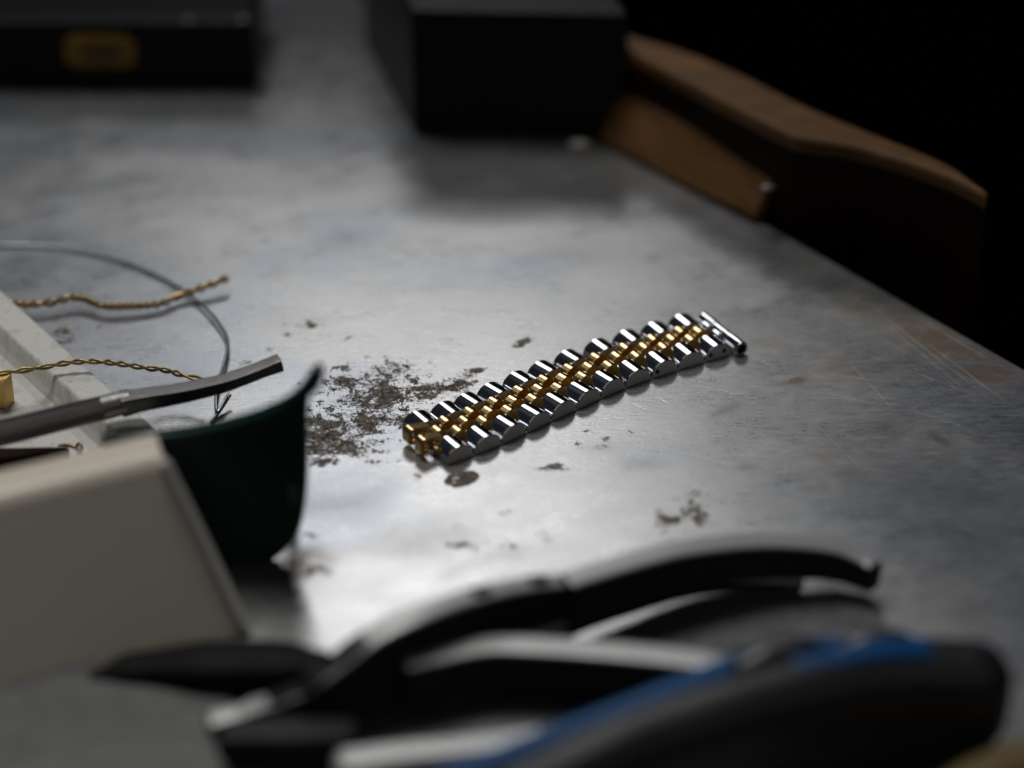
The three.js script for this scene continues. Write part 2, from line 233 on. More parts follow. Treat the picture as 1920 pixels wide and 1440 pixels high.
// ---------------------------------------------------------------- the bench and what is under it
const E0 = at(1180, 275), E1 = at(1920, 690), eDir = E1.clone().sub(E0).normalize(), eOut = V(eDir.z, 0, -eDir.x);   // the bench's right edge and its outward side
{
  const a = E0.clone().addScaledVector(eDir, -260), b = E0.clone().addScaledVector(eDir, 520), c = b.clone().addScaledVector(eOut, -760), d = a.clone().addScaledVector(eOut, -760);
  const bench = thing('workbench', 'worn grey metal topped workbench with brown stains and fine scratches', 'workbench', [0, -762, 0]);
  const outline = [a, b, c, d].map(p => [p.x, p.z]);
  const top = prism(outline, -3, 0, .7), P = top.attributes.position, uv = top.attributes.uv;
  for (let i = 0; i < P.count; i++) uv.setXY(i, (P.getX(i) - TX) / TS, (P.getZ(i) - TZ) / TS);
  part('metal_top', top, M.sheet, bench);
  const inset = (k) => { const m = V(0, 0, 0); [a, b, c, d].forEach(p => m.add(p)); m.divideScalar(4); return [a, b, c, d].map(p => { const q = p.clone().sub(m); q.setLength(q.length() - k); return [q.x + m.x, q.z + m.z]; }); };
  part('wood_core', prism(inset(4), -38, -3.01, 1), M.benchWood, bench);
  for (const [x, z] of inset(70)) { const g = new RoundedBoxGeometry(60, 722, 60, 2, 3); g.translate(x, -400, z); part('leg', g, M.benchWood, bench); }
  const fl = new THREE.BoxGeometry(6, .02, 6); const f = mesh('floor', fl, M.floor); f.position.set(0, -.772, 0); f.userData.kind = 'structure'; scene.add(f);
  const wl = mesh('added_light_blocker', new THREE.BoxGeometry(3, .93, .06), M.floor); wl.position.set(0, -.305, -.335); wl.userData.kind = 'structure'; scene.add(wl);   // added out of view to keep the low light off the far bench
}

// ---------------------------------------------------------------- the two-tone watch bracelet
{
  const front = [[835, 874], [881, 857], [932, 839], [980, 817], [1030, 792], [1079, 771], [1127, 748], [1175, 726], [1224, 711], [1272, 694], [1322, 680], [1371, 665]].map(p => at(...p));
  // even out the hand-read corners
  const sm = front.map((p, i) => i === 0 || i === 11 ? p.clone() : p.clone().multiplyScalar(.5).addScaledVector(front[i - 1], .25).addScaledVector(front[i + 1], .25));
  const pitch = sm[0].distanceTo(sm[11]) / 11;
  const curve = new THREE.CatmullRomCurve3(sm, false, 'centripetal');
  const b0 = sm[0].clone().lerp(sm[11], .5);
  const root = thing('watch_bracelet', 'two-tone steel and gold watch bracelet lying open on the metal bench', 'watch bracelet', [b0.x, 0, b0.z]);
  const width = (k) => 13.5 - .9 * k / 11;
  const frame = (k) => {                                      // k in links, may lie just outside 0..11
    const f = Math.min(1, Math.max(0, k / 11)), p = curve.getPointAt(f), t = curve.getTangentAt(f); t.y = 0; t.normalize();
    p.addScaledVector(t, (k - f * 11) * pitch);
    return { p, t, a: Math.atan2(-t.z, t.x) };
  };
  function put(name, geo, mat, k, across, y = 0, label) {     // across: mm from the front edge
    const { p, t, a } = frame(k), n = V(t.z, 0, -t.x);        // n points to the far edge
    const m = mesh(name, geo, mat); m.position.set((p.x + n.x * across) * MM - root.position.x, y * MM, (p.z + n.z * across) * MM - root.position.z); m.rotation.y = a;
    if (label) m.userData.label = label; root.add(m); return m;
  }
  // a half-round link: rounded back, bevelled ends, flat satin end faces; drilled where holes are given
  function roundLink(a, h, lip, w, holes = [], full = .92, plate = true, c = .12) {
    const prof = [[a, 0, 1, 0], [a, lip, 1, 0]], n = 40;
    for (let i = 1; i < n; i++) { const q = i / n * Math.PI, cx = Math.cos(q), sy = Math.sin(q), x = Math.sign(cx) * Math.pow(Math.abs(cx), full) * a, y = lip + Math.pow(sy, full) * (h - lip); let nx = Math.sign(cx) * Math.pow(Math.abs(cx), 2 - full) / a, ny = Math.pow(sy, 2 - full) / (h - lip); const l = Math.hypot(nx, ny); prof.push([x, y, nx / l, ny / l]); }
    prof.push([-a, lip, -1, 0], [-a, 0, -1, 0]);
    const pos = [], nor = [], uv = [], idx = []; let base = 0, len = 0;
    const strip = (f) => { const b = pos.length / 3; prof.forEach((p, i) => f(p, i)); for (let i = 0; i < prof.length - 1; i++) { const k = b + i * 2; idx.push(k, k + 1, k + 2, k + 1, k + 3, k + 2); } };
    const L = []; prof.forEach((p, i) => { if (i) len += Math.hypot(p[0] - prof[i - 1][0], p[1] - prof[i - 1][1]); L.push(len); });
    strip((p, i) => { for (const z of [w / 2 - c, -w / 2 + c]) { pos.push(p[0], p[1], z); nor.push(p[2], p[3], 0); uv.push(L[i], z); } });
    const q = Math.SQRT1_2;
    strip((p, i) => { pos.push(p[0] - c * p[2], p[1] - c * p[3], w / 2, p[0], p[1], w / 2 - c); nor.push(p[2] * q, p[3] * q, q, p[2] * q, p[3] * q, q); uv.push(L[i], w / 2, L[i], w / 2 - c); });
    strip((p, i) => { pos.push(p[0], p[1], -w / 2 + c, p[0] - c * p[2], p[1] - c * p[3], -w / 2); nor.push(p[2] * q, p[3] * q, -q, p[2] * q, p[3] * q, -q); uv.push(L[i], c - w / 2, L[i], -w / 2); });
    const g = new THREE.BufferGeometry(); g.setAttribute('position', new THREE.Float32BufferAttribute(pos, 3)); g.setAttribute('normal', new THREE.Float32BufferAttribute(nor, 3)); g.setAttribute('uv', new THREE.Float32BufferAttribute(uv, 2)); g.setIndex(idx);
    const s = new THREE.Shape(prof.map(p => new THREE.Vector2(p[0] - c * p[2], p[1] - c * p[3]))), capB = new THREE.ShapeGeometry(s.clone()); capB.rotateY(Math.PI); capB.translate(0, 0, -w / 2);
    for (const [x, y] of holes) { const k = new THREE.Path(); k.absarc(x, y, .46, 0, Math.PI * 2, true); s.holes.push(k); }
    const caps = [new THREE.ShapeGeometry(s, 16).translate(0, 0, w / 2), capB];
    for (const [x, y] of holes) { const k = new THREE.CylinderGeometry(.46, .46, 3, 20, 1, true); k.rotateX(Math.PI / 2); k.translate(x, y, w / 2 - 1.5); const d = new THREE.CircleGeometry(.46, 20); d.translate(x, y, w / 2 - 3); caps.push(k, d); }
    if (plate) { const k = new THREE.BoxGeometry(2 * a, .3, w + .1); k.translate(0, .15, 0); caps.push(k); }
    const out = mergeGeometries([mergeGeometries(caps.map(k => { k = k.toNonIndexed(); return k; })), g.toNonIndexed()], true);
    out.scale(MM, MM, MM); return out;
  }
  const ext = (s, w, bev) => { const g = new THREE.ExtrudeGeometry(s, { depth: w - 2 * bev, bevelEnabled: true, bevelSize: bev, bevelThickness: bev, bevelOffset: -bev, bevelSegments: 2, curveSegments: 28 }); g.translate(0, 0, -w / 2 + bev); g.scale(MM, MM, MM); return g; };
  const side = 3.95, col = 1.86, gap = (w) => (w - 2 * side - 3 * col) / 4;
  const lg = pitch * .488;
  const link = roundLink(lg, 2.7, .35, side), linkHole = roundLink(lg, 2.7, .35, side, [[-1.55, 1.0]]), linkHoles = roundLink(lg, 2.7, .35, side, [[-1.55, 1.0], [1.25, 1.15]]);
  const bead = roundLink(2.2, 2.8, .55, col, [], .96, false, .1);
  const pinGeo = (w) => { const g = new THREE.CylinderGeometry(.42, .42, w, 14); g.rotateX(Math.PI / 2); g.scale(MM, MM, MM); return g; };
  const pinG = pinGeo(5.4);
  for (let k = 0; k < 11; k++) {
    const w = width(k + .5), g = gap(w), c = k + .5;
    put('steel_link', k === 10 ? linkHoles : k === 8 ? linkHole : link, [M.steelSide, M.steel], c, side / 2, .12);
    put('steel_link', link, [M.steelSide, M.steel], c, w - side / 2, .12);
    put('gold_link', bead, [M.goldSide, M.gold], c, w / 2, .1);
    if (k > 0) for (const s of [-1, 1]) put('gold_link', bead, [M.goldSide, M.gold], k, w / 2 + s * (col + g), .1);
    for (const q of [-.25, .25]) put('pin', pinG, M.goldSide, c + q, w / 2, .95);
  }
  // dark discs sunk in the drilled holes, painting the shade inside
  const holeShade = new THREE.CylinderGeometry(.45, .45, .8, 20).rotateX(Math.PI / 2).scale(MM, MM, MM);
  for (const [k, x, y] of [[8, -1.55, 1.0], [10, -1.55, 1.0], [10, 1.25, 1.15]]) put('hole_shade', holeShade, M.tubeDark, k + .5 + x / pitch, .55, y + .12);
  // the two open end lugs with rolled eyes
  const lug = new THREE.Shape(); lug.moveTo(1.9, 2.95); lug.lineTo(-1.3, 2.95); lug.quadraticCurveTo(-2.3, 2.9, -2.3, 1.9); lug.lineTo(-2.15, .85); lug.absarc(-1.3, .85, .85, Math.PI, Math.PI * 2.55, false); lug.quadraticCurveTo(-1.85, 2.4, -1.35, 2.48); lug.lineTo(1.9, 2.4); lug.closePath();
  const eye = new THREE.Path(); eye.absarc(-1.3, .85, .5, 0, Math.PI * 2, true); lug.holes.push(eye);
  const lugG = ext(lug, col, .1), w0 = width(0), g0 = gap(w0);
  for (const s of [-1, 1]) put('end_lug', lugG, [M.goldSide, M.gold], -.04, w0 / 2 + s * (col + g0), .35, 'open gold end lug with a rolled eye').rotateZ(-.13);
  // the steel connectors and the end tube
  const w1 = width(11), con = roundLink(1.5, 2.3, .5, col, [], 1, false), g1 = gap(w1);
  for (const s of [-1, 1]) put('connector', con, [M.steelSide, M.steel], 11, w1 / 2 + s * (col + g1), .1);
  const tk = 11.25, R = 1.3, ta = w1 / 2 - 1.2;
  const sleeve = (z0, z1, r) => { const g = new THREE.LatheGeometry([[.86, z0], [r - .1, z0], [r, z0 + .1], [r, z1 - .1], [r - .1, z1], [.86, z1], [.86, z0]].map(p => new THREE.Vector2(...p)), 40); g.rotateX(Math.PI / 2); g.scale(MM, MM, MM); return g; };
  put('end_tube', sleeve(-6.2, -2.3, R), M.steel, tk, ta, R);
  put('end_tube', sleeve(-2.27, 2.5, R - .1), M.steel, tk, ta, R);
  put('end_tube', sleeve(2.53, 6.2, R), M.steel, tk, ta, R);
  put('tube_inner_shade', pinGeo(9.6).scale(2.0, 2.0, 1), M.tubeDark, tk, ta, R);  // dark filling paints the shade inside the hollow tube
}

// ---------------------------------------------------------------- the white tray at the left and what lies in it
const tE = V(.585, 0, .811), tL = V(-.811, 0, .585);          // along its right rim towards the viewer; to the left
{
  const top = 5, corner = at(322, 830, top), L = 150, W = 110, mid = corner.clone().addScaledVector(tE, -L / 2).addScaledVector(tL, W / 2);
  const tray = thing('plastic_tray', 'shallow white plastic tray with a broad dusty rim at the left', 'tray', [mid.x, 0, mid.z]);
  const ring = (inset, y, r) => { const hl = L / 2 - inset, hw = W / 2 - inset, out = [], rr = Math.max(r - inset * .4, .3); for (let q = 0; q < 4; q++) for (let i = 0; i < 8; i++) { const a = q * Math.PI / 2 + i / 7 * Math.PI / 2, sx = [1, -1, -1, 1][q], sz = [1, 1, -1, -1][q]; const x = sx * (hl - rr) + rr * Math.cos(a), z = sz * (hw - rr) + rr * Math.sin(a); out.push(V(mid.x + tE.x * x + tL.x * z, y, mid.z + tE.z * x + tL.z * z)); } return out; };
  const loft = (rs, close) => { const pos = [], uv = [], idx = [], n = rs[0].length; rs.forEach((r, k) => { for (let i = 0; i <= n; i++) { const p = r[i % n]; pos.push(p.x, p.y, p.z); uv.push(p.x + p.y * .5, p.z + p.y); } }); for (let k = 0; k < rs.length - 1; k++) for (let i = 0; i < n; i++) { const a = k * (n + 1) + i, b = a + n + 1; idx.push(a, a + 1, b, b, a + 1, b + 1); }
    if (close) { const b = pos.length / 3, k = (rs.length - 1) * (n + 1); pos.push(mid.x, rs[rs.length - 1][0].y, mid.z); uv.push(mid.x, mid.z); for (let i = 0; i < n; i++) idx.push(k + i, k + i + 1, b); }
    const g = new THREE.BufferGeometry(); g.setAttribute('position', new THREE.Float32BufferAttribute(pos, 3)); g.setAttribute('uv', new THREE.Float32BufferAttribute(uv, 2)); g.setIndex(idx); const h = g.toNonIndexed(); h.computeVertexNormals(); return h; };
  part('rim', loft([ring(.4, .05, 2), ring(0, .5, 2), ring(0, top - .5, 2), ring(.15, top - .15, 2), ring(.5, top, 2), ring(5.6, top, 2), ring(5.95, top - .25, 2)]), M.plastic, tray);
  part('inner_wall', loft([ring(5.95, top - .25, 2), ring(6.3, top - .9, 2), ring(7.0, 2.6, 2), ring(7.8, 1.5, 2), ring(9.2, .95, 2), ring(11, .8, 2)]), M.plastic, tray);
  part('floor_panel', loft([ring(11, .8, 2), ring(12, .8, 2)], true), M.plastic, tray);
}
{ // the steel hand file with its bent, squared end
  const root = thing('hand_file', 'dark steel hand file with cross-cut grip and flattened upturned tip', 'hand tool', [-60, 5, 8]);
  const k = (px, py, H, w, h) => [at(px, py, H), w, h];
  part('grip', bar([k(-90, 831, 8.6, 4.6, 4.2), k(0, 812, 8.6, 4.5, 4.2), k(110, 785, 8.6, 4.4, 4.1), k(188, 766, 8.6, 4.2, 4)], { n: 2, cap: .05, m: 36 }), M.knurl, root, 'round grip with a cross-cut pattern');
  part('neck', bar([k(188, 766, 8.6, 4.15, 3.95), k(215, 759, 8.6, 4.1, 3.9), k(242, 753, 8.7, 3.6, 3.6)], { n: 2.1, cap: .05, m: 36, seg: 20 }), M.bright, root, 'smooth neck between grip and blade, lightened to paint its highlight');  // highlight put into the neck's lighter colour
  part('blade', bar([k(228, 757, 8.6, 3.5, 3.4), k(270, 749, 8.8, 2.9, 3), k(340, 737, 9, 2.7, 2.6), k(410, 721, 9.5, 2.6, 2.3), k(450, 708, 10, 2.5, 2.1), k(490, 693, 10.6, 2.4, 2.0), k(525, 680, 11.2, 2.4, 2.3)], { n: 9, cap: .06, m: 48, seg: 70, roll: .12 }), M.tool, root);
}
{ // brass block at the edge of the picture
  const p = at(22, 765, 1), root = thing('brass_block', 'small yellow brass block standing in the white tray at the left edge', 'metal block', [p.x - 4, 1, p.z]);
  const s = new THREE.Shape(); s.moveTo(0, 0); s.lineTo(-10, 0); s.lineTo(-10, 5.2); s.lineTo(0, 5.2); s.closePath();
  const hole = new THREE.Path(); hole.moveTo(-1.3, .8); hole.lineTo(-1.3, 3.2); hole.absarc(-2.9, 3.2, 1.6, 0, Math.PI * .98, false); hole.lineTo(-4.5, .8); hole.closePath(); s.holes.push(hole);
  const g = new THREE.ExtrudeGeometry(s, { depth: 3, bevelEnabled: true, bevelSize: .12, bevelThickness: .12, bevelOffset: -.12, bevelSegments: 2 }); g.rotateY(-.3); g.translate(p.x, 1, p.z - 2.6);
  part('body', g, M.brassBlock, root);
  const b = new THREE.BoxGeometry(9.4, 4.6, .5); b.translate(-5, 2.6, .4); b.rotateY(-.3); b.translate(p.x, 1, p.z - 2.6); part('recess_shade', b, M.blackMatte, root);  // black sheet paints the shade inside the arched hole
}
function twist(path, r, s, pitch, seed) {                      // two strands wound round a line, unevenly
  const c = new THREE.CatmullRomCurve3(path, false, 'centripetal'), n = 420, A = [], B = [], L = c.getLength(), rr = rng(seed); let ph = 0;
  for (let i = 0; i <= n; i++) { const f = i / n, p = c.getPointAt(f), t = c.getTangentAt(f), sd = V(0, 1, 0).cross(t).normalize(), up = t.clone().cross(sd), u = r * (.85 + .35 * vn(f * 40, seed, 2)); ph += L / n / pitch * Math.PI * 2 * (.5 + vn(f * 14, seed, 4)); for (const [arr, q] of [[A, 0], [B, Math.PI]]) arr.push(p.clone().addScaledVector(sd, Math.cos(ph + q) * u).addScaledVector(up, Math.sin(ph + q) * u)); }
  return [A, B].map(a => new THREE.TubeGeometry(new THREE.CatmullRomCurve3(a), 700, s, 7, false));
}
{
  const far = thing('twisted_wire', 'knobbly twisted brass wire with a free end pointing right, the farther one', 'wire', [-90, 1, -40]);
  for (const g of twist([[-60, 562, 3.4], [0, 566, 3.2], [50, 571, 3], [95, 568, 3.1], [118, 562, 3.2], [142, 558, 3.2], [165, 562, 3], [190, 573, 2.8], [240, 574, 2.6], [300, 570, 2], [335, 556, 2], [360, 546, 2.6], [390, 536, 3.2], [428, 521, 3.8]].map(([x, y, h]) => at(x, y, h * .62)), .40, .34, 3.4, 3)) part('strand', g, M.brass, far);
  const near = thing('twisted_wire', 'loosely twisted dull brass wire arching over the tray rim, the nearer one', 'wire', [-90, 1, -5]);
  for (const g of twist([[-40, 716, 7.4], [-5, 702, 7.4], [20, 698, 7.2], [60, 692, 7], [90, 687, 6.8], [130, 680, 6.9], [180, 678, 6.9], [230, 683, 6.6], [275, 690, 6], [310, 694, 5.2], [345, 704, 4.6], [380, 713, 4.5]].map(p => at(...p)), .3, .25, 6.2, 8)) part('strand', g, M.brassDull, near);
}
single('wire_loop', tube([[-60, 452, 1], [10, 457, 1], [80, 459, 1], [150, 468, 1], [220, 485, 1], [290, 512, 1], [345, 543, 1.3], [385, 575, 1.6], [412, 606, 1.8], [426, 632, 2], [425, 660, 2.2], [418, 686, 2.3], [410, 712, 2.4], [405, 745, 2], [408, 770, 1.8], [420, 752, 2.8], [429, 737, 3.4], [432, 736, 3.4], [428, 743, 3], [412, 768, 1.2], [396, 789, .5]].map(([x, y, h]) => at(x, y, .25 + h * .55)), .3, 260, 8), M.wire, 'thin grey steel wire sweeping in a wide loop behind the file', 'wire');
single('wire_scrap', tube([[108, 824, 2], [122, 822, 2.2], [138, 826, 2.2], [146, 834, 2], [152, 828, 3.2], [148, 820, 3.6], [142, 826, 3], [150, 836, 2], [158, 842, 1.4]].map(p => at(...p)), .28, 80, 8), M.brassDull, 'tiny curled scrap of brass wire in the tray below the file', 'wire scrap');
single('wooden_stick', bar([[at(-60, 853, 3), 4, 3.6], [at(60, 850, 3), 3.8, 3.4], [at(122, 846, 3), 3.4, 3]], { n: 3, cap: .2 }), M.woodDark, 'dark brown flat stick lying in the tray below the file', 'stick');

// ---------------------------------------------------------------- dark green scoop and the cream wedge in front of the tray
{
  const z0 = 54, pts = [[190, 830], [300, 820], [340, 815], [400, 804], [460, 789], [520, 766], [555, 742], [578, 712], [590, 697], [602, 698], [606, 712], [596, 735], [580, 752], [577, 800], [577, 870], [574, 930], [565, 985], [545, 1025], [512, 1053], [470, 1066], [430, 1071], [190, 1075]].map(p => onZ(...p, z0));
  const root = thing('plastic_scoop', 'dark green plastic scoop with rounded corner and turned-up pointed rim', 'scoop', [-45, 0, 54]);
  const s = new THREE.Shape(); s.moveTo(pts[0].x, pts[0].y); s.splineThru(pts.slice(1).map(p => new THREE.Vector2(p.x, p.y))); s.closePath();
  const g = new THREE.ExtrudeGeometry(s, { depth: 1.4, bevelEnabled: true, bevelSize: .9, bevelThickness: .9, bevelOffset: -.9, bevelSegments: 4, curveSegments: 6 }); g.translate(0, 0, z0 - 2.3);
  part('front_wall', g, M.green, root);
  const xr = pts[14].x - .8;
  part('side_wall', bar([[V(xr - 2, 18.5, z0 - 2.5), 2, 15], [V(xr - 3.5, 11, z0 - 14), 2, 14], [V(xr - 6, 5, z0 - 30), 2, 8]], { n: 6, cap: .1 }), M.green, root);
  part('base', prism([[-70, z0 - 2], [xr - 10, z0 - 2], [xr - 7, z0 - 30], [-60, z0 - 34]], .3, 2.2, .6), M.green, root);
}
{
  const H = 25, T = at(304, 858, H), B = at(452, 1188, 0), f2 = V(-.902, 0, .431), len = 92, back = V(-.25, 0, -.97);
  const root = thing('cream_wedge', 'cream plastic block with sloping front and bright rounded top edge', 'plastic block', [T.x - 30, 0, T.z + 20]);
  const q = (k) => { const o = f2.clone().multiplyScalar(k), t = T.clone().add(o), b = B.clone().add(o), tb = t.clone().addScaledVector(back, 7.5), slope = b.clone().sub(t), out = []; 
    out.push(b.clone(), t.clone().addScaledVector(slope, .09)); for (let i = 1; i < 8; i++) { const f = i / 8, p = t.clone().addScaledVector(slope, .09).multiplyScalar((1 - f) * (1 - f)).addScaledVector(t.clone().add(V(0, .6, 0)), 2 * f * (1 - f)).addScaledVector(t.clone().addScaledVector(back, 2.6), f * f); out.push(p); }
    out.push(t.clone().addScaledVector(back, 2.6), tb.clone().add(V(0, -.5, 0)), tb.clone().addScaledVector(back, .8).add(V(0, -1.4, 0)), V(tb.x + back.x, 0, tb.z + back.z)); return out; };
  const rs = []; for (const [k, sh] of [[0, .985], [.25, 1], [len, 1]]) { const r = q(k), c = r.reduce((a, p) => a.add(p), V(0, 0, 0)).divideScalar(r.length); rs.push(r.map(p => sh === 1 ? p : p.clone().sub(c).multiplyScalar(sh).add(c))); }
  const pos = [], uv = [], idx = [], n = rs[0].length;
  rs.forEach((r, k) => r.forEach(p => { pos.push(p.x, p.y, p.z); uv.push(p.x, p.z + p.y); }));
  for (let k = 0; k < rs.length - 1; k++) for (let i = 0; i < n; i++) { const a = k * n + i, b = k * n + (i + 1) % n; idx.push(a, b, a + n, b, b + n, a + n); }
  for (const [k, flip] of [[0, 0], [rs.length - 1, 1]]) for (let i = 1; i < n - 1; i++) flip ? idx.push(k * n, k * n + i, k * n + i + 1) : idx.push(k * n, k * n + i + 1, k * n + i);
  let g = new THREE.BufferGeometry(); g.setAttribute('position', new THREE.Float32BufferAttribute(pos, 3)); g.setAttribute('uv', new THREE.Float32BufferAttribute(uv, 2)); g.setIndex(idx); g = g.toNonIndexed(); g.computeVertexNormals();
  part('body', g, M.cream, root);
  part('edge_lip', bar([[T.clone().add(V(.5, -.6, .8)), 1.6, 1.6], [T.clone().lerp(B, .5).add(V(.5, .1, 0)), 1.7, 1.7], [B.clone().add(V(.4, .9, -.2)), 1.8, 1.8]], { n: 3, cap: .4 }), M.plastic, root);
}

// ---------------------------------------------------------------- the pliers in front
const ground = (px, py, H) => at(px, py, H);
const edgeOf = (keys) => keys.map(([x, y, t, w]) => [x, y, t + .12, w - .1, .9]);  // thin pale strip on top, painting the lit upper edge
function ridge(keys, opt) { return bar(keys.map(([px, py, top, w, h]) => { const p = at(px, py, top); p.y = top - h / 2; return [p, w, h]; }), opt); }   // [px, py, level of its top, width, height]
{
  const root = thing('black_pliers', 'black steel pliers standing on edge with pale strips painting its lit upper edges', 'pliers', [10, 0, 55]);
  part('handle', ridge([[395, 1345, 4, 3.4, 3.6], [470, 1322, 5, 3.6, 4.6], [560, 1290, 7.5, 3.7, 7], [610, 1254, 10, 3.9, 9.6], [690, 1194, 13, 3.9, 12.6], [770, 1154, 14.5, 3.7, 14], [870, 1117, 14, 3.6, 11], [980, 1092, 12.5, 3.5, 8.5], [1068, 1083, 11, 3.3, 7]], { n: 7, cap: .15, seg: 90, m: 40 }), M.blackTool, root);
  part('lit_top_strip', ridge(edgeOf([[395, 1345, 4, 3.4, 3.6], [470, 1322, 5, 3.6, 4.6], [560, 1290, 7.5, 3.7, 7], [610, 1254, 10, 3.9, 9.6], [690, 1194, 13, 3.9, 12.6], [770, 1154, 14.5, 3.7, 14], [870, 1117, 14, 3.6, 11], [980, 1092, 12.5, 3.5, 8.5], [1068, 1083, 11, 3.3, 7]]), { n: 3, cap: .4, seg: 80 }), M.litEdgePaleSteel, root);
  part('handle_sleeve', ridge([[1066, 1083, 11.8, 3.8, 7.8], [1190, 1046, 11.5, 3.9, 7.6], [1290, 1022, 11, 4, 7.2], [1431, 1009, 9.5, 4, 6.6], [1550, 1017, 8, 3.9, 6], [1610, 1036, 7, 3.6, 5.4], [1638, 1054, 6.5, 3, 4.8]], { n: 6, cap: .35, seg: 80, m: 40 }), M.blackTool, root, 'upper handle with a sleeve');
  part('lit_top_strip', ridge(edgeOf([[1066, 1083, 11.8, 3.8, 7.8], [1190, 1046, 11.5, 3.9, 7.6], [1290, 1022, 11, 4, 7.2], [1431, 1009, 9.5, 4, 6.6], [1550, 1017, 8, 3.9, 6], [1610, 1036, 7, 3.6, 5.4], [1638, 1054, 6.5, 3, 4.8]]), { n: 3, cap: .4, seg: 80 }), M.litEdgePaleSteel, root);
  part('lower_handle', ridge([[900, 1218, 5.5, 3, 5], [1000, 1180, 5, 2.7, 3.4], [1144, 1130, 4.4, 2.6, 2.8], [1287, 1089, 3.6, 2.6, 2.6], [1400, 1078, 3, 2.5, 2.4], [1500, 1082, 2.6, 2.2, 2]], { n: 6, cap: .3, seg: 70, m: 36 }), M.blackTool, root);
  part('lit_top_strip', ridge(edgeOf([[900, 1218, 5.5, 3, 5], [1000, 1180, 5, 2.7, 3.4], [1144, 1130, 4.4, 2.6, 2.8], [1287, 1089, 3.6, 2.6, 2.6], [1400, 1078, 3, 2.5, 2.4], [1500, 1082, 2.6, 2.2, 2]]), { n: 3, cap: .4, seg: 80 }), M.litEdgePaleSteel, root);
  part('lever', ridge([[760, 1236, 9, 4, 8], [900, 1207, 9, 4, 8], [1000, 1206, 9, 4.2, 8.4], [1150, 1216, 9, 4.3, 8.4], [1290, 1230, 9, 4.3, 8], [1370, 1243, 9, 4, 7]], { n: 7, cap: .2, seg: 60, m: 36 }), M.blackTool, root);
  part('lit_top_strip', ridge(edgeOf([[760, 1236, 9, 4, 8], [900, 1207, 9, 4, 8], [1000, 1206, 9, 4.2, 8.4], [1150, 1216, 9, 4.3, 8.4], [1290, 1230, 9, 4.3, 8], [1370, 1243, 9, 4, 7]]), { n: 3, cap: .4, seg: 80 }), M.litEdgePaleSteel, root);
  part('jaw', ridge([[175, 1262, 2.2, 3, 2], [260, 1236, 4, 6, 3.8], [400, 1222, 6, 9, 5.8], [520, 1222, 7, 9, 6.8], [600, 1232, 7.5, 6, 7]], { n: 3, cap: .3 }), M.blackMatte, root, 'dull black jaw');

}
{
  const root = thing('blue_pliers', 'blue and black handled pliers out of focus at the bottom of the picture', 'pliers', [25, 0, 85]);
  part('jaw', ridge([[648, 1418, 7, 4.6, 5], [760, 1404, 7.4, 4.4, 5.2], [900, 1390, 7.8, 4.3, 5.4], [1010, 1376, 8, 4, 5.5]], { n: 5, cap: .35 }), M.litEdgePaleSteel, root, 'pale steel jaw');
  part('inner_jaw', ridge([[425, 1366, 5, 5, 4.6], [540, 1362, 5.4, 6, 5], [655, 1362, 5.6, 5, 5]], { n: 5, cap: .3 }), M.blackTool, root, 'dark inner jaw');
  part('handle', ridge([[820, 1452, 10, 5, 6.5], [900, 1424, 10.5, 5.2, 7], [1000, 1386, 11, 5.4, 7.4], [1150, 1327, 11.5, 5.6, 7.6], [1300, 1268, 12, 5.8, 7.8], [1400, 1230, 12.4, 6, 8], [1500, 1204, 12.6, 5.8, 8], [1600, 1202, 12.6, 5.4, 8], [1700, 1216, 12.5, 5, 7.6]], { n: 2.4, cap: .5, seg: 80 }), M.blue, root, 'blue plastic sleeved handle');
  part('grip_pad', ridge([[1395, 1236, 13.2, 4, 4], [1440, 1212, 14.2, 4.6, 5], [1500, 1200, 14.4, 4.6, 5], [1545, 1214, 13.2, 4, 4]], { n: 2.4, cap: .5 }), M.rubber, root, 'black grip pad');
  part('grip_pad', ridge([[1575, 1212, 13, 3.6, 4], [1625, 1190, 14.4, 4.2, 4.6], [1680, 1186, 14.4, 4, 4.6], [1715, 1202, 13, 3, 3.4]], { n: 2.4, cap: .5 }), M.rubber, root, 'black grip pad');
  part('front_handle', ridge([[860, 1520, 16, 9, 14], [1010, 1432, 17, 9.5, 15], [1200, 1345, 18, 9.8, 16], [1400, 1280, 18.5, 10, 16.5], [1560, 1238, 18.5, 10.4, 17], [1700, 1214, 18, 11, 17], [1830, 1216, 17.5, 11, 16.5]], { n: 2.6, cap: .5, seg: 90, m: 40 }), M.rubber, root, 'thick black front handle');
  part('blue_inlay', ridge([[1500, 1236, 18.8, 3, 2.4], [1580, 1222, 19, 3.6, 2.6], [1660, 1208, 18.9, 4.2, 2.6], [1735, 1204, 18.4, 4.4, 2.6]], { n: 2.4, cap: .5 }), M.blue, root, 'blue stripe on the front handle');
}
single('shade_sheet', prism([[-60, 1232], [150, 1226], [430, 1262], [440, 1330], [420, 1460], [-60, 1460]].map(p => at(...p, 2)).map(p => [p.x, p.z]), .1, 2, .6), M.pad, 'flat dull grey sheet added to paint the shaded bench in front of the cream block', 'pad');  // dark sheet added to paint the shade before the cream wedge
single('yellow_handle', ridge([[1740, 1500, 11, 9, 10], [1860, 1420, 11, 9, 10], [1990, 1370, 11, 9, 10]], { n: 2.4, cap: .5 }), M.ochre, 'ochre yellow tool handle at the lower right corner', 'tool handle');

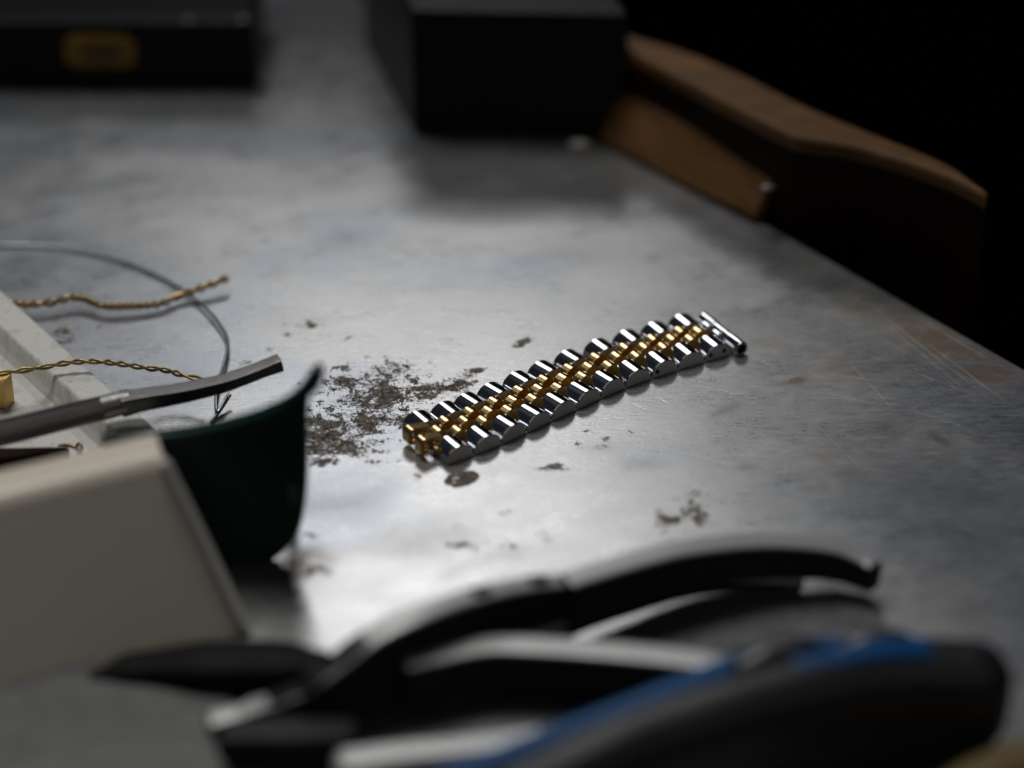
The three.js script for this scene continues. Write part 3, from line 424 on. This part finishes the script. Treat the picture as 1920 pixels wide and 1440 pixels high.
// ---------------------------------------------------------------- the dark boxes at the back
{
  const root = thing('black_block', 'plain black box with grey side in the middle of the back', 'box', [0, 0, -120]);
  part('body', prism([[-20.4, -101], [23.4, -98.6], [13, -150], [-33, -148]], .2, 27.5, .8), M.blackCase, root);
}
{
  const root = thing('black_case', 'flat black case with a gold label on its front at the back left', 'case', [-100, 0, -140]);
  part('body', prism([[-150, -124.6], [-55, -123.8], [-56, -156], [-150, -158]], .2, 15.5, 1.2), M.blackCase, root);
  const c = onZ(187, 97, -123.6), w = 15, h = 6.6;
  const rr = (w, h, r) => { const s = new THREE.Shape(); s.moveTo(-w / 2 + r, -h / 2); s.lineTo(w / 2 - r, -h / 2); s.absarc(w / 2 - r, -h / 2 + r, r, -Math.PI / 2, 0); s.lineTo(w / 2, h / 2 - r); s.absarc(w / 2 - r, h / 2 - r, r, 0, Math.PI / 2); s.lineTo(-w / 2 + r, h / 2); s.absarc(-w / 2 + r, h / 2 - r, r, Math.PI / 2, Math.PI); s.lineTo(-w / 2, -h / 2 + r); s.absarc(-w / 2 + r, -h / 2 + r, r, Math.PI, 1.5 * Math.PI); return s; };
  const plate = rr(w, h, 2); const g = new THREE.ExtrudeGeometry(plate, { depth: .5, bevelEnabled: true, bevelSize: .15, bevelThickness: .15, bevelSegments: 2 }); g.translate(c.x, c.y, -124.2);
  const pl = part('label_plate', g, M.labelGold, root, 'gold rounded label');
  const el = new THREE.Shape(); el.absellipse(0, 0, 4.6, 1.7, 0, 6.283); const e = new THREE.ExtrudeGeometry(el, { depth: .25, bevelEnabled: false, curveSegments: 24 }); e.translate(c.x + .4, c.y - .2, -123.54); part('dark_oval', e, M.labelDark, root);
  for (const [x, y, z] of [[-57.5, 15.2, -126], [-69, 15.2, -125.4]]) { const s = new THREE.SphereGeometry(1.1, 16, 12); s.scale(1, .6, 1); s.translate(x, y, z); part('rivet', s, M.rivet, root); }
  const f = new THREE.CylinderGeometry(1.3, 1.5, 1.2, 18); f.translate(-54, .9, -122.6); part('foot', f, M.rivet, root);
}
single('wooden_rod', bar([[at(180, 6, 17.5), 4, 3], [at(335, 4, 17.5), 4, 3]], { n: 2.4, cap: .4 }), M.wood, 'orange-brown wooden piece lying on top of the black case', 'wooden piece');
single('crumb', (() => { const g = new THREE.IcosahedronGeometry(1.5, 2), p = g.attributes.position; for (let i = 0; i < p.count; i++) { const k = .8 + .4 * vn(p.getX(i) * 1.4 + 9, p.getY(i) * 1.4 + p.getZ(i), 6); p.setXYZ(i, p.getX(i) * k * 1.5, p.getY(i) * k * .45, p.getZ(i) * k); } g.computeVertexNormals(); const c = at(1086, 270, .6); g.translate(c.x, .7, c.z); return g; })(), M.crumb, 'small pale chip lying just in front of the black box', 'chip');

// ---------------------------------------------------------------- the wooden tray beyond the bench's edge
{
  const LEDGE = -.55, smooth = (a) => new THREE.CatmullRomCurve3(a.map(p => at(...p, 20)), false, 'centripetal').getPoints(36).map(p => [p.x, p.z]);
  const lower = [[1100, 52], [1175, 92], [1340, 180], [1488, 254], [1516, 260], [1608, 275], [1758, 322], [1850, 366]], upper = [[1855, 358], [1778, 306], [1632, 246], [1510, 196], [1389, 136], [1290, 96], [1175, 62], [1100, 38]];
  const root = thing('wooden_tray', 'brown wooden tray with angled thick rim beyond the right edge of the bench', 'tray', [70, -40, -60]);
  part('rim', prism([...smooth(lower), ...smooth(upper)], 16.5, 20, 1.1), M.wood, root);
  part('wall', prism([...smooth(lower.map(([x, y]) => [x + 2, y - 5])), ...smooth(upper.map(([x, y]) => [x - 2, y + 4]))], -60, 16.4, .3), M.woodDark, root);  // shade below the rim painted in as a much darker wood
  part('ledge', bar([[at(1150, 219, 5), 2.6, 11], [at(1175, 231, 5), 2.6, 11], [at(1300, 296, 5), 2.6, 11], [at(1440, 366, 5), 2.6, 10]], { n: 9, cap: .1, roll: LEDGE, m: 44 }), M.ledge, root, 'lower wooden ledge beside the metal top');
  const c = at(1440, 352, 9), g = new THREE.SphereGeometry(1.2, 14, 10); g.scale(1.4, .6, 1); g.translate(c.x, c.y, c.z); part('screw_head', g, M.rivet, root);
}

// ---------------------------------------------------------------- loose grit in the stains
{
  const r = rng(99), g = new THREE.IcosahedronGeometry(1, 0), spots = [];
  for (let t = 0; t < 60000 && spots.length < 500; t++) { const x = at(560 + r() * 400, 720).x, z = at(700, 640 + r() * 240).z, i = Math.floor((x - TX) / TS * TN), j = Math.floor((z - TZ) / TS * TN); if (r() * 1.3 < dirt[j * TN + i] * sst(.35, .6, fbm(x * 1.2, z * 1.2, 11, 3)) && !(dirt[j * TN + i] < .2)) spots.push([x, z]); }
  const grit = new THREE.InstancedMesh(g, M.grit, spots.length), m = new THREE.Matrix4(), q = new THREE.Quaternion(), e = new THREE.Euler(), col = new THREE.Color();
  spots.forEach(([x, z], i) => { const s = (.05 + .12 * r() * r()) * MM; e.set(r() * 6, r() * 6, r() * 6); q.setFromEuler(e); m.compose(V(x * MM, s * .5, z * MM), q, V(s * (1 + r()), s, s)); grit.setMatrixAt(i, m); const k = (.4 + 1.6 * r() * r()) * (r() > .96 ? 4 : 1); col.setRGB(k, k * .92, k * .84); grit.setColorAt(i, col); });
  grit.name = 'grit'; grit.castShadow = grit.receiveShadow = true; grit.userData = { label: 'dark brown gritty filings scattered in the stains left of the bracelet', category: 'grit', kind: 'stuff' }; scene.add(grit);
}

renderer.render(scene, camera);
